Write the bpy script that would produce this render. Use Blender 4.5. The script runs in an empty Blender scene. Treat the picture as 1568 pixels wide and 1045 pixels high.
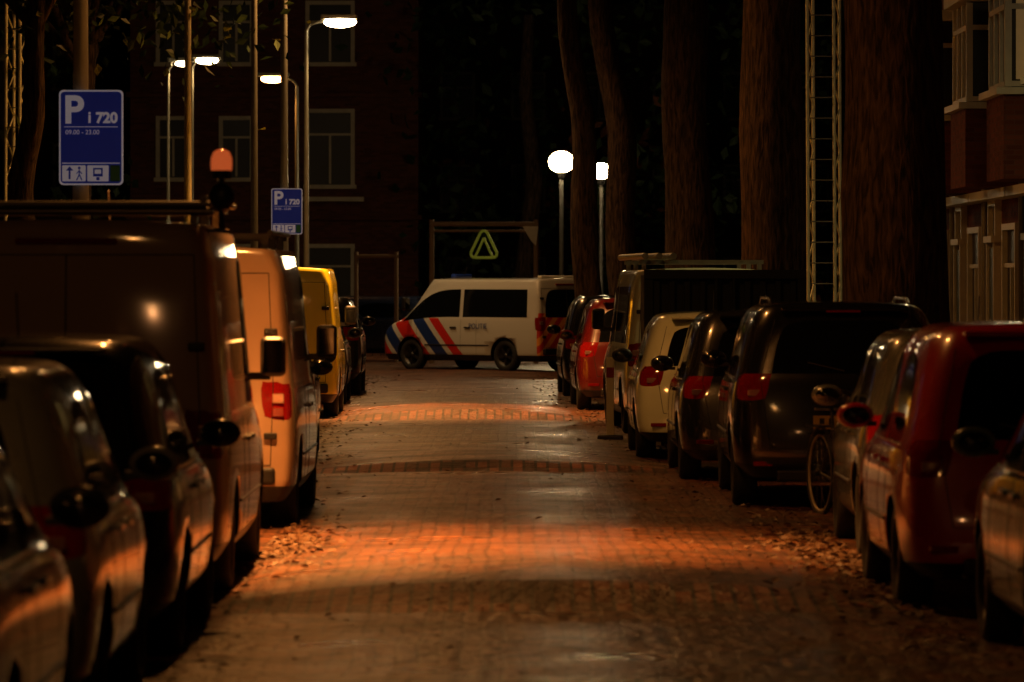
import bpy, bmesh, math, random
from mathutils import Vector, Matrix, noise
from mathutils.bvhtree import BVHTree
random.seed(7)
S=bpy.context.scene
COL=S.collection
# ------------------------------------------------------------------ materials
def newmat(name):
    m=bpy.data.materials.new(name); m.use_nodes=True
    return m,m.node_tree.nodes,m.node_tree.links,m.node_tree.nodes['Principled BSDF']
def mat(name,col,rough=.5,metal=0,coat=0,emis=None,es=0,nscale=6,namt=.25,bump=0,bscale=40,spec=.5):
    m,N,L,P=newmat(name)
    P.inputs['Roughness'].default_value=rough; P.inputs['Metallic'].default_value=metal
    P.inputs['Coat Weight'].default_value=coat; P.inputs['Coat Roughness'].default_value=.06
    P.inputs['Specular IOR Level'].default_value=spec
    tc=N.new('ShaderNodeTexCoord'); no=N.new('ShaderNodeTexNoise'); no.inputs['Scale'].default_value=nscale; no.inputs['Detail'].default_value=3
    L.new(tc.outputs['Object'],no.inputs['Vector'])
    mx=N.new('ShaderNodeMix'); mx.data_type='RGBA'
    c=Vector(col)
    mx.inputs[6].default_value=(*(c*(1-namt)),1); mx.inputs[7].default_value=(*[min(1,v*(1+namt)) for v in c],1)
    L.new(no.outputs['Fac'],mx.inputs[0]); L.new(mx.outputs[2],P.inputs['Base Color'])
    mr=N.new('ShaderNodeMapRange'); mr.inputs['To Min'].default_value=max(.02,rough*.75); mr.inputs['To Max'].default_value=min(1,rough*1.3)
    L.new(no.outputs['Fac'],mr.inputs['Value']); L.new(mr.outputs['Result'],P.inputs['Roughness'])
    if bump:
        n2=N.new('ShaderNodeTexNoise'); n2.inputs['Scale'].default_value=bscale; n2.inputs['Detail'].default_value=4
        L.new(tc.outputs['Object'],n2.inputs['Vector'])
        b=N.new('ShaderNodeBump'); b.inputs['Strength'].default_value=bump; b.inputs['Distance'].default_value=.02
        L.new(n2.outputs['Fac'],b.inputs['Height']); L.new(b.outputs['Normal'],P.inputs['Normal'])
    if emis:
        P.inputs['Emission Color'].default_value=(*emis,1); P.inputs['Emission Strength'].default_value=es
    return m
def paint(name,col,rough=.32): return mat(name,col,rough,0,1.0,nscale=3,namt=.15)
M_glass=mat('car_glass',(.004,.005,.006),.06,nscale=2,spec=.8)
M_rub=mat('rubber',(.008,.008,.008),.8)
M_plas=mat('black_plastic',(.009,.009,.010),.4)
M_arch=mat('arch_dark',(.003,.003,.003),.9,spec=.1)
M_rim=mat('alloy_rim',(.13,.13,.135),.35,.8)
M_tail=mat('tail_lens',(.20,.005,.003),.10,0,1,nscale=60,namt=.4)
M_tailin=mat('tail_lens_clear',(.36,.18,.14),.12,.3,1,nscale=60,namt=.3)
M_head=mat('head_lens',(.2,.2,.2),.08,.4,1)
M_plate=mat('yellow_plate',(.30,.19,.02),.4)
M_seam=mat('seam',(.004,.004,.004),.9)
M_chrome=mat('chrome',(.65,.65,.65),.18,1)
M_steel=mat('galvanised_steel',(.22,.22,.20),.42,.6,nscale=9)
M_pole=mat('lamp_pole_paint',(.26,.25,.19),.4,.3,nscale=4,namt=.3)
M_amber=mat('amber_lens_glow',(.8,.12,.02),.15,0,1,emis=(1,.17,.04),es=.40,nscale=30,namt=.5)  # beacon is unlit; emission paints in the lamplight it reflects
M_white=mat('white_trim',(.55,.52,.40),.5,namt=.2)
def lampmat(n,c,s): return mat(n,c,.3,emis=c,es=s,namt=.02)
M_lampO=lampmat('sodium_lens',(1,.50,.16),30)
M_lampW=lampmat('warm_lens',(1,.72,.40),45)
M_globe=lampmat('globe_glass',(1,.70,.36),120)
# ------------------------------------------------------------------ mesh builder
class MB:
    def __init__(s): s.v=[];s.f=[];s.m=[];s.mats=[];s.sm=[]
    def mi(s,m):
        if m not in s.mats: s.mats.append(m)
        return s.mats.index(m)
    def add(s,vs,fs,m,smooth=False):
        o=len(s.v); s.v+= [tuple(v) for v in vs]
        k=s.mi(m)
        for f in fs: s.f.append([o+i for i in f]); s.m.append(k); s.sm.append(smooth)
    def box(s,c,d,m,R=None,bev=0):
        c=Vector(c); x,y,z=[a/2 for a in d]
        if bev:
            bm=bmesh.new(); bmesh.ops.create_cube(bm,size=1)
            bmesh.ops.scale(bm,vec=d,verts=bm.verts)
            bmesh.ops.bevel(bm,geom=bm.edges[:],offset=bev,segments=3,profile=.5,affect='EDGES')
            vs=[v.co.copy() for v in bm.verts]; bm.verts.index_update(); fs=[[v.index for v in f.verts] for f in bm.faces]; bm.free()
            if R: vs=[R@v for v in vs]
            s.add([c+v for v in vs],fs,m,False); return
        vs=[Vector((a,b,e)) for a in(-x,x) for b in(-y,y) for e in(-z,z)]
        if R: vs=[R@v for v in vs]
        s.add([c+v for v in vs],[(0,1,3,2),(4,6,7,5),(0,4,5,1),(2,3,7,6),(0,2,6,4),(1,5,7,3)],m)
    def cyl(s,p,q,r,m,r2=None,n=12):
        p=Vector(p);q=Vector(q); r2=r if r2 is None else r2
        d=(q-p).normalized(); a=d.orthogonal().normalized(); b=d.cross(a)
        vs=[]
        for k in range(n):
            t=2*math.pi*k/n; o=a*math.cos(t)+b*math.sin(t); vs+= [p+o*r,q+o*r2]
        fs=[(2*k,2*((k+1)%n),2*((k+1)%n)+1,2*k+1) for k in range(n)]
        s.add(vs,fs,m,True); s.add(vs,[[2*k for k in range(n)][::-1],[2*k+1 for k in range(n)]],m)
    def lathe(s,c,axis,prof,m,n=24):
        c=Vector(c); d=Vector(axis).normalized(); a=d.orthogonal().normalized(); b=d.cross(a)
        vs=[];K=len(prof)
        for k in range(n):
            t=2*math.pi*k/n;o=a*math.cos(t)+b*math.sin(t)
            for (r,h) in prof: vs.append(c+o*r+d*h)
        fs=[(k*K+j,((k+1)%n)*K+j,((k+1)%n)*K+j+1,k*K+j+1) for k in range(n) for j in range(K-1)]
        s.add(vs,fs,m,True)
    def ell(s,c,r,m,n=14):
        c=Vector(c);vs=[];fs=[]
        for i in range(n//2+1):
            ph=math.pi*i/(n//2)
            for k in range(n):
                t=2*math.pi*k/n; vs.append(c+Vector((r[0]*math.sin(ph)*math.cos(t),r[1]*math.sin(ph)*math.sin(t),r[2]*math.cos(ph))))
        for i in range(n//2):
            for k in range(n): fs.append((i*n+k,i*n+(k+1)%n,(i+1)*n+(k+1)%n,(i+1)*n+k))
        s.add(vs,fs,m,True)
    def tube(s,pts,r,m,n=6,closed=False):
        P=[Vector(p) for p in pts]; K=len(P)
        for i in range(K if closed else K-1): s.cyl(P[i],P[(i+1)%K],r,m,n=n)
    def build(s,name,parent=None,loc=None,rz=0):
        me=bpy.data.meshes.new(name); me.from_pydata(s.v,[],s.f)
        for m in s.mats: me.materials.append(m)
        me.polygons.foreach_set('material_index',s.m); me.polygons.foreach_set('use_smooth',s.sm); me.update()
        bm=bmesh.new(); bm.from_mesh(me); bmesh.ops.recalc_face_normals(bm,faces=bm.faces); bm.to_mesh(me); bm.free()
        o=bpy.data.objects.new(name,me); COL.objects.link(o)
        if parent: o.parent=parent
        if loc: o.location=loc
        o.rotation_euler[2]=rz
        return o
def empty(name,loc=(0,0,0),rz=0):
    e=bpy.data.objects.new(name,None); e.empty_display_size=.3; COL.objects.link(e); e.location=loc; e.rotation_euler[2]=rz; return e
# ------------------------------------------------------------------ vehicles
F=[-1,-.8,-.35,.35,.8,1]
KINDS={
 'hatch':dict(z=[.2,.3,.52,.78,.93,.98],hw=[.84,.96,1,.985,.95,.91,.78,.68],ro=[.08,0,0,.05,.09,.12,.36,.52],top=(.14,.02),hood=.98,rf=.56,cw=.76,tail=(3,5),bp=.42),
 'suv':dict(z=[.26,.38,.62,.90,1.06,1.11],hw=[.86,.97,1,.99,.96,.93,.81,.72],ro=[.08,0,0,.04,.07,.09,.28,.42],top=(.14,.02),hood=1.08,rf=.60,cw=.76,tail=(3,5),bp=.42),
 'wagon':dict(z=[.2,.3,.52,.76,.92,.97],hw=[.84,.96,1,.99,.95,.91,.77,.67],ro=[.08,0,0,.05,.10,.13,.40,.58],top=(.14,.02),hood=.96,rf=.58,cw=.76,tail=(3,4),bp=.45),
 'van':dict(z=[.22,.34,.56,.84,1.06,1.11],hw=[.9,.98,1,.995,.98,.97,.90,.84],ro=[.05,0,0,.015,.03,.035,.09,.14],top=(.22,.02),hood=1.08,rf=.68,cw=.86,tail=(3,5),bp=.47),
}
def vehicle(name,x,y,side,L,W,H,kind,body,head=0.0,rear_glass=True,side_glass=True,rails=False,steelwheel=False,extra=None,z0=0,bumper=None,mirror_body=None):
    """x = X of the street-side flank at the tail, y = distance of tail; side=+1: body extends to +x"""
    k=KINDS[kind]; e=empty(name,(x+side*W/2,y,z0),-math.atan(head))
    zr=k['z']+[H-k['top'][0],H-k['top'][1]]
    hood=k['hood']
    cw=k['cw']*L; rf=k['rf']*L; bp=k['bp']*L
    st=[(0,1,.87 if kind!='van' else .93,'c'),(.14 if kind!='van' else .09,1,.975,'c'),(.5 if kind!='van' else .3,.7,1,'c'),(bp,.12,1,'c'),(bp+.09,.1,1,'c'),(rf,0,1,'c'),(cw,0,1,'h'),((cw+L)/2+.05,0,.97,'n'),(L-.12,0,.92,'f1'),(L,0,.82,'f')]
    def ring(i,j):
        yy,r,wf,md=st[i]; hw=W/2*wf*k['hw'][j]; z=zr[j]; y_=yy+r*k['ro'][j]
        if md!='c' and j>=4:
            h={'h':hood,'n':hood-.07,'f1':hood-.17,'f':hood-.30}[md]
            z=h-[.09,.06,.03,0][j-4]
            hw=W/2*wf*[.95,.92,.86,.76][j-4]
        if md in('f','f1') and j in(2,3):
            z=zr[j]-(.05 if j==2 else .15)
        if md=='f': y_=yy+[-.06,0,0,-.01,-.04,-.06,-.1,-.16][j]
        if i==0 and j==7: hw*=.96
        return hw,y_,z
    I=len(st)-1;J=7;K=len(F)-1
    verts=[];idx={}
    def V(i,j,q):
        key=(i,j,q)
        if key not in idx:
            hw,yy,z=ring(i,j); f=F[q]; xx=f*hw
            if j==J: z+=(.035 if st[i][3]=='c' else .05)*(1-f*f)
            if i==0: yy-=(.07 if kind!='van' else .025)*(1-f*f)
            if i==I: yy+=.16*(1-f*f)
            if st[i][3]=='h' and j>=5: yy+=.10*(1-f*f)
            idx[key]=len(verts); verts.append((xx,yy,z))
        return idx[key]
    faces=[];fm=[]
    BODY,GL,PL,TL,HL,AR=0,1,2,3,4,5
    ta,tb=k['tail']
    for i in range(I):
        for j in range(J):
            for q in(0,K):
                m=BODY
                if j==0: m=PL
                if i==0 and ta<=j<tb: m=TL
                if i==I-1 and j in(3,4,5): m=HL
                if j==5:
                    if i==2 and side_glass: m=GL
                    if i==4 or i==5: m=GL
                faces.append([V(i,j,q),V(i+1,j,q),V(i+1,j+1,q),V(i,j+1,q)]);fm.append(m)
        for q in range(K):
            m=GL if i==5 else BODY
            faces.append([V(i,J,q),V(i+1,J,q),V(i+1,J,q+1),V(i,J,q+1)]);fm.append(m)
            faces.append([V(i,0,q),V(i+1,0,q),V(i+1,0,q+1),V(i,0,q+1)]);fm.append(AR)
    for j in range(J):
        for q in range(K):
            m=BODY
            if j==0: m=PL
            if q in(0,K-1) and ta<=j<tb: m=TL
            if j==5 and 1<=q<K-1 and rear_glass: m=GL
            faces.append([V(0,j,q),V(0,j+1,q),V(0,j+1,q+1),V(0,j,q+1)]);fm.append(m)
            m=BODY
            if j in(0,1): m=PL
            if q in(0,K-1) and j in(3,4,5): m=HL
            faces.append([V(I,j,q),V(I,j+1,q),V(I,j+1,q+1),V(I,j,q+1)]);fm.append(m)
    me=bpy.data.meshes.new('body_shell'); me.from_pydata(verts,[],faces)
    mats=[body,M_glass,bumper or M_plas,M_tail,M_head,M_arch]
    for m in mats: me.materials.append(m)
    me.polygons.foreach_set('material_index',fm); me.polygons.foreach_set('use_smooth',[True]*len(faces))
    bm=bmesh.new(); bm.from_mesh(me)
    cl=bm.edges.layers.float.new('crease_edge')
    rev={v:kk for kk,v in idx.items()}
    for ed in bm.edges:
        ms={f.material_index for f in ed.link_faces}
        a,b=[rev[v.index] for v in ed.verts]
        if len(ms)>1: ed[cl]=1.0 if 1 in ms and kind=='van' else .88
        if kind=='van' and a[1]==b[1] and a[1] in(5,6) and a[2]==b[2] and a[2] in(0,K): ed[cl]=1.0
        if ms<= {0,2} and a[1]==b[1]==4 and a[2]==b[2]: ed[cl]=max(ed[cl],.5)
        if kind=='van':
            if a[1]==b[1]==7 and a[2]==b[2] and a[2] in(0,K): ed[cl]=max(ed[cl],.45)
            if a[0]==b[0]==0 and a[2]==b[2] and a[2] in(0,K): ed[cl]=max(ed[cl],.3)
            if a[0]==b[0]==0 and a[1]==b[1]==7: ed[cl]=.5
    bmesh.ops.recalc_face_normals(bm,faces=bm.faces); bm.to_mesh(me); bm.free()
    tmp=bpy.data.objects.new('t',me); COL.objects.link(tmp)
    sb=tmp.modifiers.new('s','SUBSURF'); sb.levels=2; sb.render_levels=2
    wr=.33 if kind in('van','suv') else .305
    wy=[.74 if kind!='van' else .95,L-.82 if kind!='van' else L-.9]
    cb=MB()
    for yy in wy:
        for sx in(-1,1): cb.cyl((sx*(W/2-.26),yy,wr),(sx*(W/2+.2),yy,wr),wr+.045,M_arch,n=32)
    cut=cb.build('cut'); cm=cut.data; cm.materials.clear()
    for m in mats: cm.materials.append(m)
    for p in cm.polygons: p.material_index=5; p.use_smooth=False
    bo=tmp.modifiers.new('b','BOOLEAN'); bo.object=cut; bo.operation='DIFFERENCE'; bo.solver='EXACT'
    try: bo.material_mode='INDEX'
    except: pass
    dg=bpy.context.evaluated_depsgraph_get(); dg.update()
    nm=bpy.data.meshes.new_from_object(tmp.evaluated_get(dg))
    bpy.data.objects.remove(tmp); bpy.data.objects.remove(cut)
    ob=bpy.data.objects.new('body_shell',nm); COL.objects.link(ob); ob.parent=e
    bb=bmesh.new(); bb.from_mesh(nm); bvh=BVHTree.FromBMesh(bb); bb.free()
    def ry(xx,zz):
        h=bvh.ray_cast(Vector((xx,-2,zz)),Vector((0,1,0)))[0]; return h.y if h else .05
    def sxp(sgn,yy,zz):
        h=bvh.ray_cast(Vector((sgn*3,yy,zz)),Vector((-sgn,0,0)))[0]; return h.x if h else sgn*W/2
    def tz(xx,yy):
        h=bvh.ray_cast(Vector((xx,yy,5)),Vector((0,0,-1)))[0]; return h.z if h else H
    wb=MB(); rimM=M_plas if steelwheel else M_rim
    for yy in wy:
        for sx in(-1,1):
            c=(sx*(W/2-.135),yy,wr)
            wb.lathe(c,(sx,0,0),[(wr*.62,-.1),(wr*.9,-.1),(wr*.985,-.075),(wr,-.04),(wr,.04),(wr*.985,.075),(wr*.9,.1),(wr*.7,.1),(wr*.64,.085)],M_rub)
            wb.lathe(c,(sx,0,0),[(wr*.64,.085),(wr*.6,.075),(wr*.56,.02),(.001,.02)],M_plas)
            for a in range(5):
                t=a*2*math.pi/5+yy
                d=Vector((0,math.cos(t),math.sin(t)))
                R=Matrix.Rotation(t,3,'X')
                wb.box(Vector(c)+Vector((sx*.055,0,0))+d*wr*.32,(.03,wr*.58,.055),rimM,R)
            wb.lathe(c,(sx,0,0),[(.001,.085),(.05,.08),(.055,.04)],M_rim if not steelwheel else M_plas,n=12)
    wb.build('wheels',e)
    d=MB()
    zb=k['z']
    pz=.62 if kind in('hatch','wagon') else .72
    if kind=='van': pz=.78
    d.box((0,ry(0,pz)-.012,pz),(.52,.012,.11),M_plate)
    for i in range(6): d.box((-.19+i*.075,ry(0,pz)-.0205,pz),(.038,.004,.07),M_plas)
    def rs(pts,r=.005,m=M_seam):
        P=[]
        for (a,b),(c_,d_) in zip(pts[:-1],pts[1:]):
            n=6
            for t in range(n): xx=a+(c_-a)*t/n; zz=b+(d_-b)*t/n; P.append((xx,ry(xx,zz)-.0,zz))
        P.append((pts[-1][0],ry(*pts[-1])-.0,pts[-1][1])); d.tube(P,r,m,n=5)
    hw=W/2
    if kind=='van':
        rs([(0,.5),(0,H-.2)],.005)
        rs([(-hw*.8,.5),(-hw*.82,1.1),(-hw*.78,H-.2),(hw*.78,H-.2),(hw*.82,1.1),(hw*.8,.5),(-hw*.8,.5)],.004)
        d.box((0,ry(0,H-.13)-.01,H-.12),(.6,.03,.035),M_tail,bev=.008)
        d.box((.1,ry(.1,1.0)-.02,1.0),(.12,.03,.05),M_plas,bev=.01)
        for sx in(-1,1):
            for zz in(.72,1.5): d.box((sx*hw*.80,ry(sx*hw*.80,zz)-.015,zz),(.1,.03,.05),M_plas,bev=.01)
            for zz,mm in((.90,M_tail),(1.0,M_tailin)):
                xx=sx*hw*.86; d.box((xx,ry(xx,zz)-.006,zz),(.09,.02,.075),mm,bev=.008)
        d.box((0,ry(0,.45)-.01,.42),(W*.84,.09,.13),M_plas,bev=.03)
    else:
        rs([(-hw*.66,.50),(-hw*.74,zb[4]+.02),(-hw*.60,H-.14)],.003); rs([(hw*.66,.50),(hw*.74,zb[4]+.02),(hw*.60,H-.14)],.003); rs([(-hw*.66,.50),(hw*.66,.50)],.003)
        d.box((0,ry(0,pz+.11)-.015,pz+.11),(.5,.03,.025),M_chrome if random.random()<.5 else M_plas,bev=.006)
        d.ell((0,ry(0,pz+.19)-.005,pz+.19),(.045,.012,.045),M_chrome,12)
        d.tube([(.0,ry(0,zb[5]+.03)-.02,zb[5]+.03),(-.3,ry(-.3,zb[5]+.10)-.015,zb[5]+.10)],.008,M_plas)
        for sx in(-1,1):
            d.box((sx*hw*.72,ry(sx*hw*.72,.36)-.01,.38),(.16,.02,.04),M_tail,bev=.006)
            xx=sx*hw*.80; zz=zb[3]+.06; d.box((xx,ry(xx,zz)-.004,zz),(.10,.016,.055),M_tailin,bev=.007)
        d.box((0,ry(0,.30)-.005,.28),(W*.6,.05,.1),M_plas,bev=.02)
        d.cyl((-.5,.03,.24),(-.5,.3,.24),.03,M_chrome)
        d.box((0,ry(0,H-.10)+.02,H-.055),(hw*1.1,.16,.03),body,bev=.012)
        d.box((0,ry(0,H-.10)-.055,H-.07),(.28,.02,.015),M_tail)
    for sx in(-1,1):
        for yy in(bp+.045,k['rf']*L+.35,.5*(wy[0]+.38+bp) if kind=='van' else wy[0]+.42):
            P=[]
            for t in range(9):
                zz=.34+(zb[4]-.34)*t/8; P.append((sxp(sx,yy,zz),yy,zz))
            d.tube(P,.0025,M_seam,n=5)
        for yy in (bp-.15,bp+.3 if kind!='van' else bp+.25):
            zz=zb[3]+.06; d.box((sxp(sx,yy,zz)+sx*.015,yy,zz),(.03,.17,.03),body if kind!='van' else M_plas,bev=.008)
        my=cw-.22; mz=zb[5]+.09; b=sxp(sx,my,zb[4]-.02)
        if kind=='van':
            d.box((b+sx*.13,my,mz+.18),(.17,.11,.27),M_plas,bev=.04); d.box((b+sx*.04,my,mz+.05),(.14,.05,.05),M_plas)
            d.box((b+sx*.13,my-.057,mz+.18),(.12,.004,.21),M_glass)
        else:
            d.ell((b+sx*.10,my,mz-.01),(.115,.06,.08),mirror_body or body,20); d.box((b+sx*.02,my,mz-.06),(.1,.05,.03),M_plas)
            d.ell((b+sx*.10,my-.025,mz-.01),(.09,.045,.06),M_glass,20)
        P=[(sxp(sx,y_,zb[2]-.02)+sx*.002,y_,zb[2]-.02) for y_ in [wy[0]+.42+t*(wy[1]-wy[0]-.84)/8 for t in range(9)]]
        d.tube(P,.012,M_plas,n=6)
        if kind!='van':
            # bright waist moulding under the side windows
            P=[(sxp(sx,y_,zb[4]+.02)+sx*.001,y_,zb[4]+.02) for y_ in [.6+t*(cw-.8)/10 for t in range(11)]]
            d.tube(P,.006,M_chrome,n=6)
        if rails:
            P=[]
            for t in range(9):
                yy=.7+(rf-.9)*t/8; xx=sx*hw*.62; P.append((xx,yy,tz(xx,yy)+(.045 if 0<t<8 else .0)))
            d.tube(P,.014,M_chrome,n=8)
    ax=0; ay=.95 if kind!='van' else rf-.1
    d.cyl((0,ay,tz(0,ay)),(0,ay-.12,tz(0,ay)+.22),.005,M_plas,n=6)
    if extra: extra(d,dict(ry=ry,sx=sxp,tz=tz,hw=hw,L=L,H=H,rf=rf))
    d.build('trim',e)
    return e
M_rack=mat('rack_bar',(.14,.12,.08),.3,.8)
def rack1(d,g):
    H=g['H']; hw=g['hw']
    for yy in(.25,1.3,2.5): 
        d.box((0,yy,H+.09),(1.62,.05,.04),M_rack)
        for sx in(-1,1): d.box((sx*.74,yy,H+.035),(.05,.06,.12),M_rack)
    d.cyl((-.95,.22,H+.055),(.86,.22,H+.055),.026,M_rack); d.cyl((-.95,.2,H+.10),(.84,.2,H+.10),.018,M_steel)
    for sx in(-1,1): d.cyl((sx*.8,.2,H+.13),(sx*.8,3.3,H+.13),.022,M_rack)
    bx=.90
    d.cyl((bx,.3,H-.05),(bx,.3,H+.29),.018,M_plas); d.ell((bx,.3,H+.14),(.08,.05,.09),M_plas); d.cyl((bx,.3,H+.25),(bx,.3,H+.30),.06,M_plas)
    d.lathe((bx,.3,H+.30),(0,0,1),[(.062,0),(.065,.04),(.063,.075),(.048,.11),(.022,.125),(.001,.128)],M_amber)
    d.cyl((bx,.3,H+.30),(bx,.3,H+.37),.02,M_chrome)
    d.ell((0,.16,H-.01),(.06,.04,.03),M_chrome)
def rack2(d,g):
    H=g['H']
    for yy in(.3,1.5,2.7):
        d.box((0,yy,H+.08),(1.5,.04,.04),M_plas)
        for sx in(-1,1): d.box((sx*.7,yy,H+.03),(.05,.06,.08),M_plas)
    for sx in(-1,1): d.cyl((sx*.74,.25,H+.11),(sx*.74,3.2,H+.11),.018,M_plas)
def rack3(d,g):
    H=g['H']
    for yy in(.3,1.7,3.0):
        d.box((0,yy,H+.08),(1.5,.05,.05),M_steel)
        for sx in(-1,1): d.box((sx*.7,yy,H+.03),(.05,.06,.10),M_steel)
    for xx in(-.72,-.55,-.38): d.cyl((xx,-.2,H+.15),(xx,4.2,H+.15),.04,M_steel)
P_van=paint('van_white',(.40,.29,.22),.55); P_van2=paint('van_dull_beige',(.34,.22,.14),.4); P_yel=paint('van_yellow',(.95,.74,.03))
P_blk=paint('paint_black',(.007,.007,.008),.22); P_sil=paint('paint_silver',(.14,.15,.14),.28); P_red=paint('paint_red',(.42,.006,.006),.28); P_red2=paint('paint_dark_red',(.09,.006,.005),.28)
P_grn=paint('paint_green',(.085,.12,.08),.28); P_gry=paint('paint_grey',(.06,.066,.06),.25); P_wht=paint('paint_white',(.62,.68,.50),.3); P_blu=paint('paint_blue',(.015,.022,.05),.25); P_dk=paint('paint_anthracite',(.010,.011,.012),.24)
vehicle('parked_car',-1.62,15.3,-1,3.8,1.72,1.47,'hatch',P_dk,-.004)
vehicle('parked_car',-1.66,19.5,-1,3.9,1.74,1.55,'hatch',P_sil,-.004)
vehicle('parked_car',-1.63,24.0,-1,4.1,1.76,1.60,'wagon',P_blk,-.004)
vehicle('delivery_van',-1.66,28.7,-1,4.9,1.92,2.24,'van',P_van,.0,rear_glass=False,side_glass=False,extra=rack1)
vehicle('delivery_van',-1.62,36.7,-1,5.0,1.9,2.14,'van',P_van2,.003,rear_glass=False,side_glass=False,extra=rack2)
vehicle('parked_car',-1.80,43.5,-1,4.2,1.76,1.5,'hatch',P_dk,-.02)
vehicle('parked_car',-2.0,50,-1,4.2,1.76,1.5,'hatch',P_blk,-.02)
vehicle('delivery_van',-2.33,66.0,-1,4.6,1.85,2.05,'van',P_yel,-.01,rear_glass=False,side_glass=False)
vehicle('parked_car',-2.45,73,-1,4.2,1.76,1.55,'hatch',P_gry,-.01)
vehicle('parked_car',-2.42,79,-1,4.2,1.76,1.6,'suv',P_dk,-.005)
vehicle('parked_car',2.45,22.4,1,3.95,1.74,1.5,'hatch',P_grn,-.012)
vehicle('parked_car',2.18,27.5,1,3.7,1.74,1.64,'hatch',P_red,-.010)
vehicle('parked_car',2.32,32.6,1,3.9,1.74,1.55,'hatch',P_gry,.0)
vehicle('parked_car',1.80,40.2,1,4.5,1.86,1.70,'suv',P_blk,.006,rails=True)
vehicle('parked_car',1.55,45.6,1,4.2,1.76,1.60,'hatch',P_dk,-.006)
vehicle('parked_car',1.28,50.9,1,3.9,1.72,1.54,'hatch',P_wht,-.01,mirror_body=M_plas)
vehicle('delivery_van',1.36,59.0,1,5.0,1.9,2.02,'van',P_wht,-.045,rear_glass=False,side_glass=True,extra=rack3)
vehicle('parked_car',.92,70,1,4.2,1.75,1.62,'hatch',P_red2,-.022)
vehicle('parked_car',.80,78,1,4.2,1.75,1.62,'hatch',P_dk,-.022)
c=vehicle('parked_car',-4.5,112,1,4.3,1.8,1.5,'hatch',P_blu,0); c.rotation_euler[2]=math.radians(75); c.location=(-1.6,112,0)
m,N,L_,P=newmat('police_livery')
P.inputs['Coat Weight'].default_value=.8; P.inputs['Roughness'].default_value=.35
tc=N.new('ShaderNodeTexCoord'); sp=N.new('ShaderNodeSeparateXYZ'); L_.new(tc.outputs['Object'],sp.inputs[0])
def math_(op,a,b=None):
    n=N.new('ShaderNodeMath'); n.operation=op
    for i,v in enumerate((a,b)):
        if v is None: continue
        if isinstance(v,(int,float)): n.inputs[i].default_value=v
        else: L_.new(v,n.inputs[i])
    return n.outputs[0]
u=math_('SUBTRACT',sp.outputs[1],math_('MULTIPLY',sp.outputs[2],.95))
fr=math_('FRACT',math_('DIVIDE',math_('ADD',u,.15),1.1))
cr=N.new('ShaderNodeValToRGB'); cr.color_ramp.interpolation='CONSTANT'
el=cr.color_ramp.elements; el[0].position=0; el[0].color=(.50,.50,.46,1); el[1].position=.14; el[1].color=(.012,.03,.14,1)
a=el.new(.46); a.color=(.50,.50,.46,1); a=el.new(.60); a.color=(.50,.02,.012,1)
L_.new(fr,cr.inputs[0])
mask=math_('MULTIPLY',math_('GREATER_THAN',u,1.78),math_('LESS_THAN',sp.outputs[2],1.09))
mx=N.new('ShaderNodeMix'); mx.data_type='RGBA'; mx.inputs[6].default_value=(.50,.50,.46,1)
L_.new(mask,mx.inputs[0]); L_.new(cr.outputs[0],mx.inputs[7])
fr2=math_('GREATER_THAN',math_('FRACT',math_('MULTIPLY',math_('ADD',math_('ABSOLUTE',sp.outputs[0]),sp.outputs[2]),3.2)),.5)
mc=N.new('ShaderNodeMix'); mc.data_type='RGBA'; mc.inputs[6].default_value=(.50,.03,.015,1); mc.inputs[7].default_value=(.75,.30,.04,1); L_.new(fr2,mc.inputs[0])
mz=N.new('ShaderNodeMix'); mz.data_type='RGBA'; L_.new(math_('MULTIPLY',math_('LESS_THAN',sp.outputs[1],.07),math_('LESS_THAN',sp.outputs[2],1.2)),mz.inputs[0]); L_.new(mx.outputs[2],mz.inputs[6]); L_.new(mc.outputs[2],mz.inputs[7])
L_.new(mz.outputs[2],P.inputs['Base Color'])
M_pol=m
M_blue=mat('blue_lens',(.02,.05,.3),.15,0,1); M_badge=mat('police_badge_blue',(.03,.04,.16),.4)
def pol(d,g):
    H=g['H']
    d.box((0,3.0,H+.05),(.5,.16,.09),M_blue,bev=.03); d.box((0,3.0,H+.01),(.4,.12,.05),M_plas)
    d.box((0,.35,H+.03),(1.0,.12,.06),M_white,bev=.02)
pv=vehicle('police_van',0,100,1,4.5,1.85,1.90,'van',M_pol,0,rear_glass=True,side_glass=True,extra=pol,steelwheel=True)
pv.rotation_euler[2]=math.radians(47); pv.location=(1.15,99.4,0)
cu=bpy.data.curves.new('lettering','FONT'); cu.body='POLITIE'; cu.size=.15; cu.extrude=.002; cu.offset=.001; cu.align_x='CENTER'; cu.materials.append(M_badge)
o=bpy.data.objects.new('lettering',cu); COL.objects.link(o); o.parent=pv; o.location=(-.945,1.65,.88); o.rotation_euler=(math.pi/2,0,-math.pi/2)
# ------------------------------------------------------------------ ground
def sstep(a,b,t):
    t=max(0,min(1,(t-a)/(b-a))); return t*t*(3-2*t)
def lerp_poly(P,y):
    if y<=P[0][0]: return P[0][1]
    for (a,b),(c_,d_) in zip(P[:-1],P[1:]):
        if y<=c_: return b+(d_-b)*(y-a)/(c_-a)
    return P[-1][1]
XC=[(0,.25),(30,.25),(51,-.3),(72,-.8),(100,-.9)]
def gz(x,y):
    c_=lerp_poly(XC,y); h=2.0 if y<40 else 1.75
    c=max(0,1-((x-c_)/h)**2); c=c**.8
    z=.03*c
    z+=.11*c*sstep(27.4,28.5,y)*(1-sstep(31.0,35.5,y))
    z+=.08*c*sstep(47.2,48.1,y)*(1-sstep(50,54,y))
    z+=.11*c*sstep(64.5,66,y)*(1-sstep(68.5,72,y))
    z+=.012*noise.noise(Vector((x*1.1,y*.7,0)))+.005*noise.noise(Vector((x*3,y*2.5,5)))
    return z+.012
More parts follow.
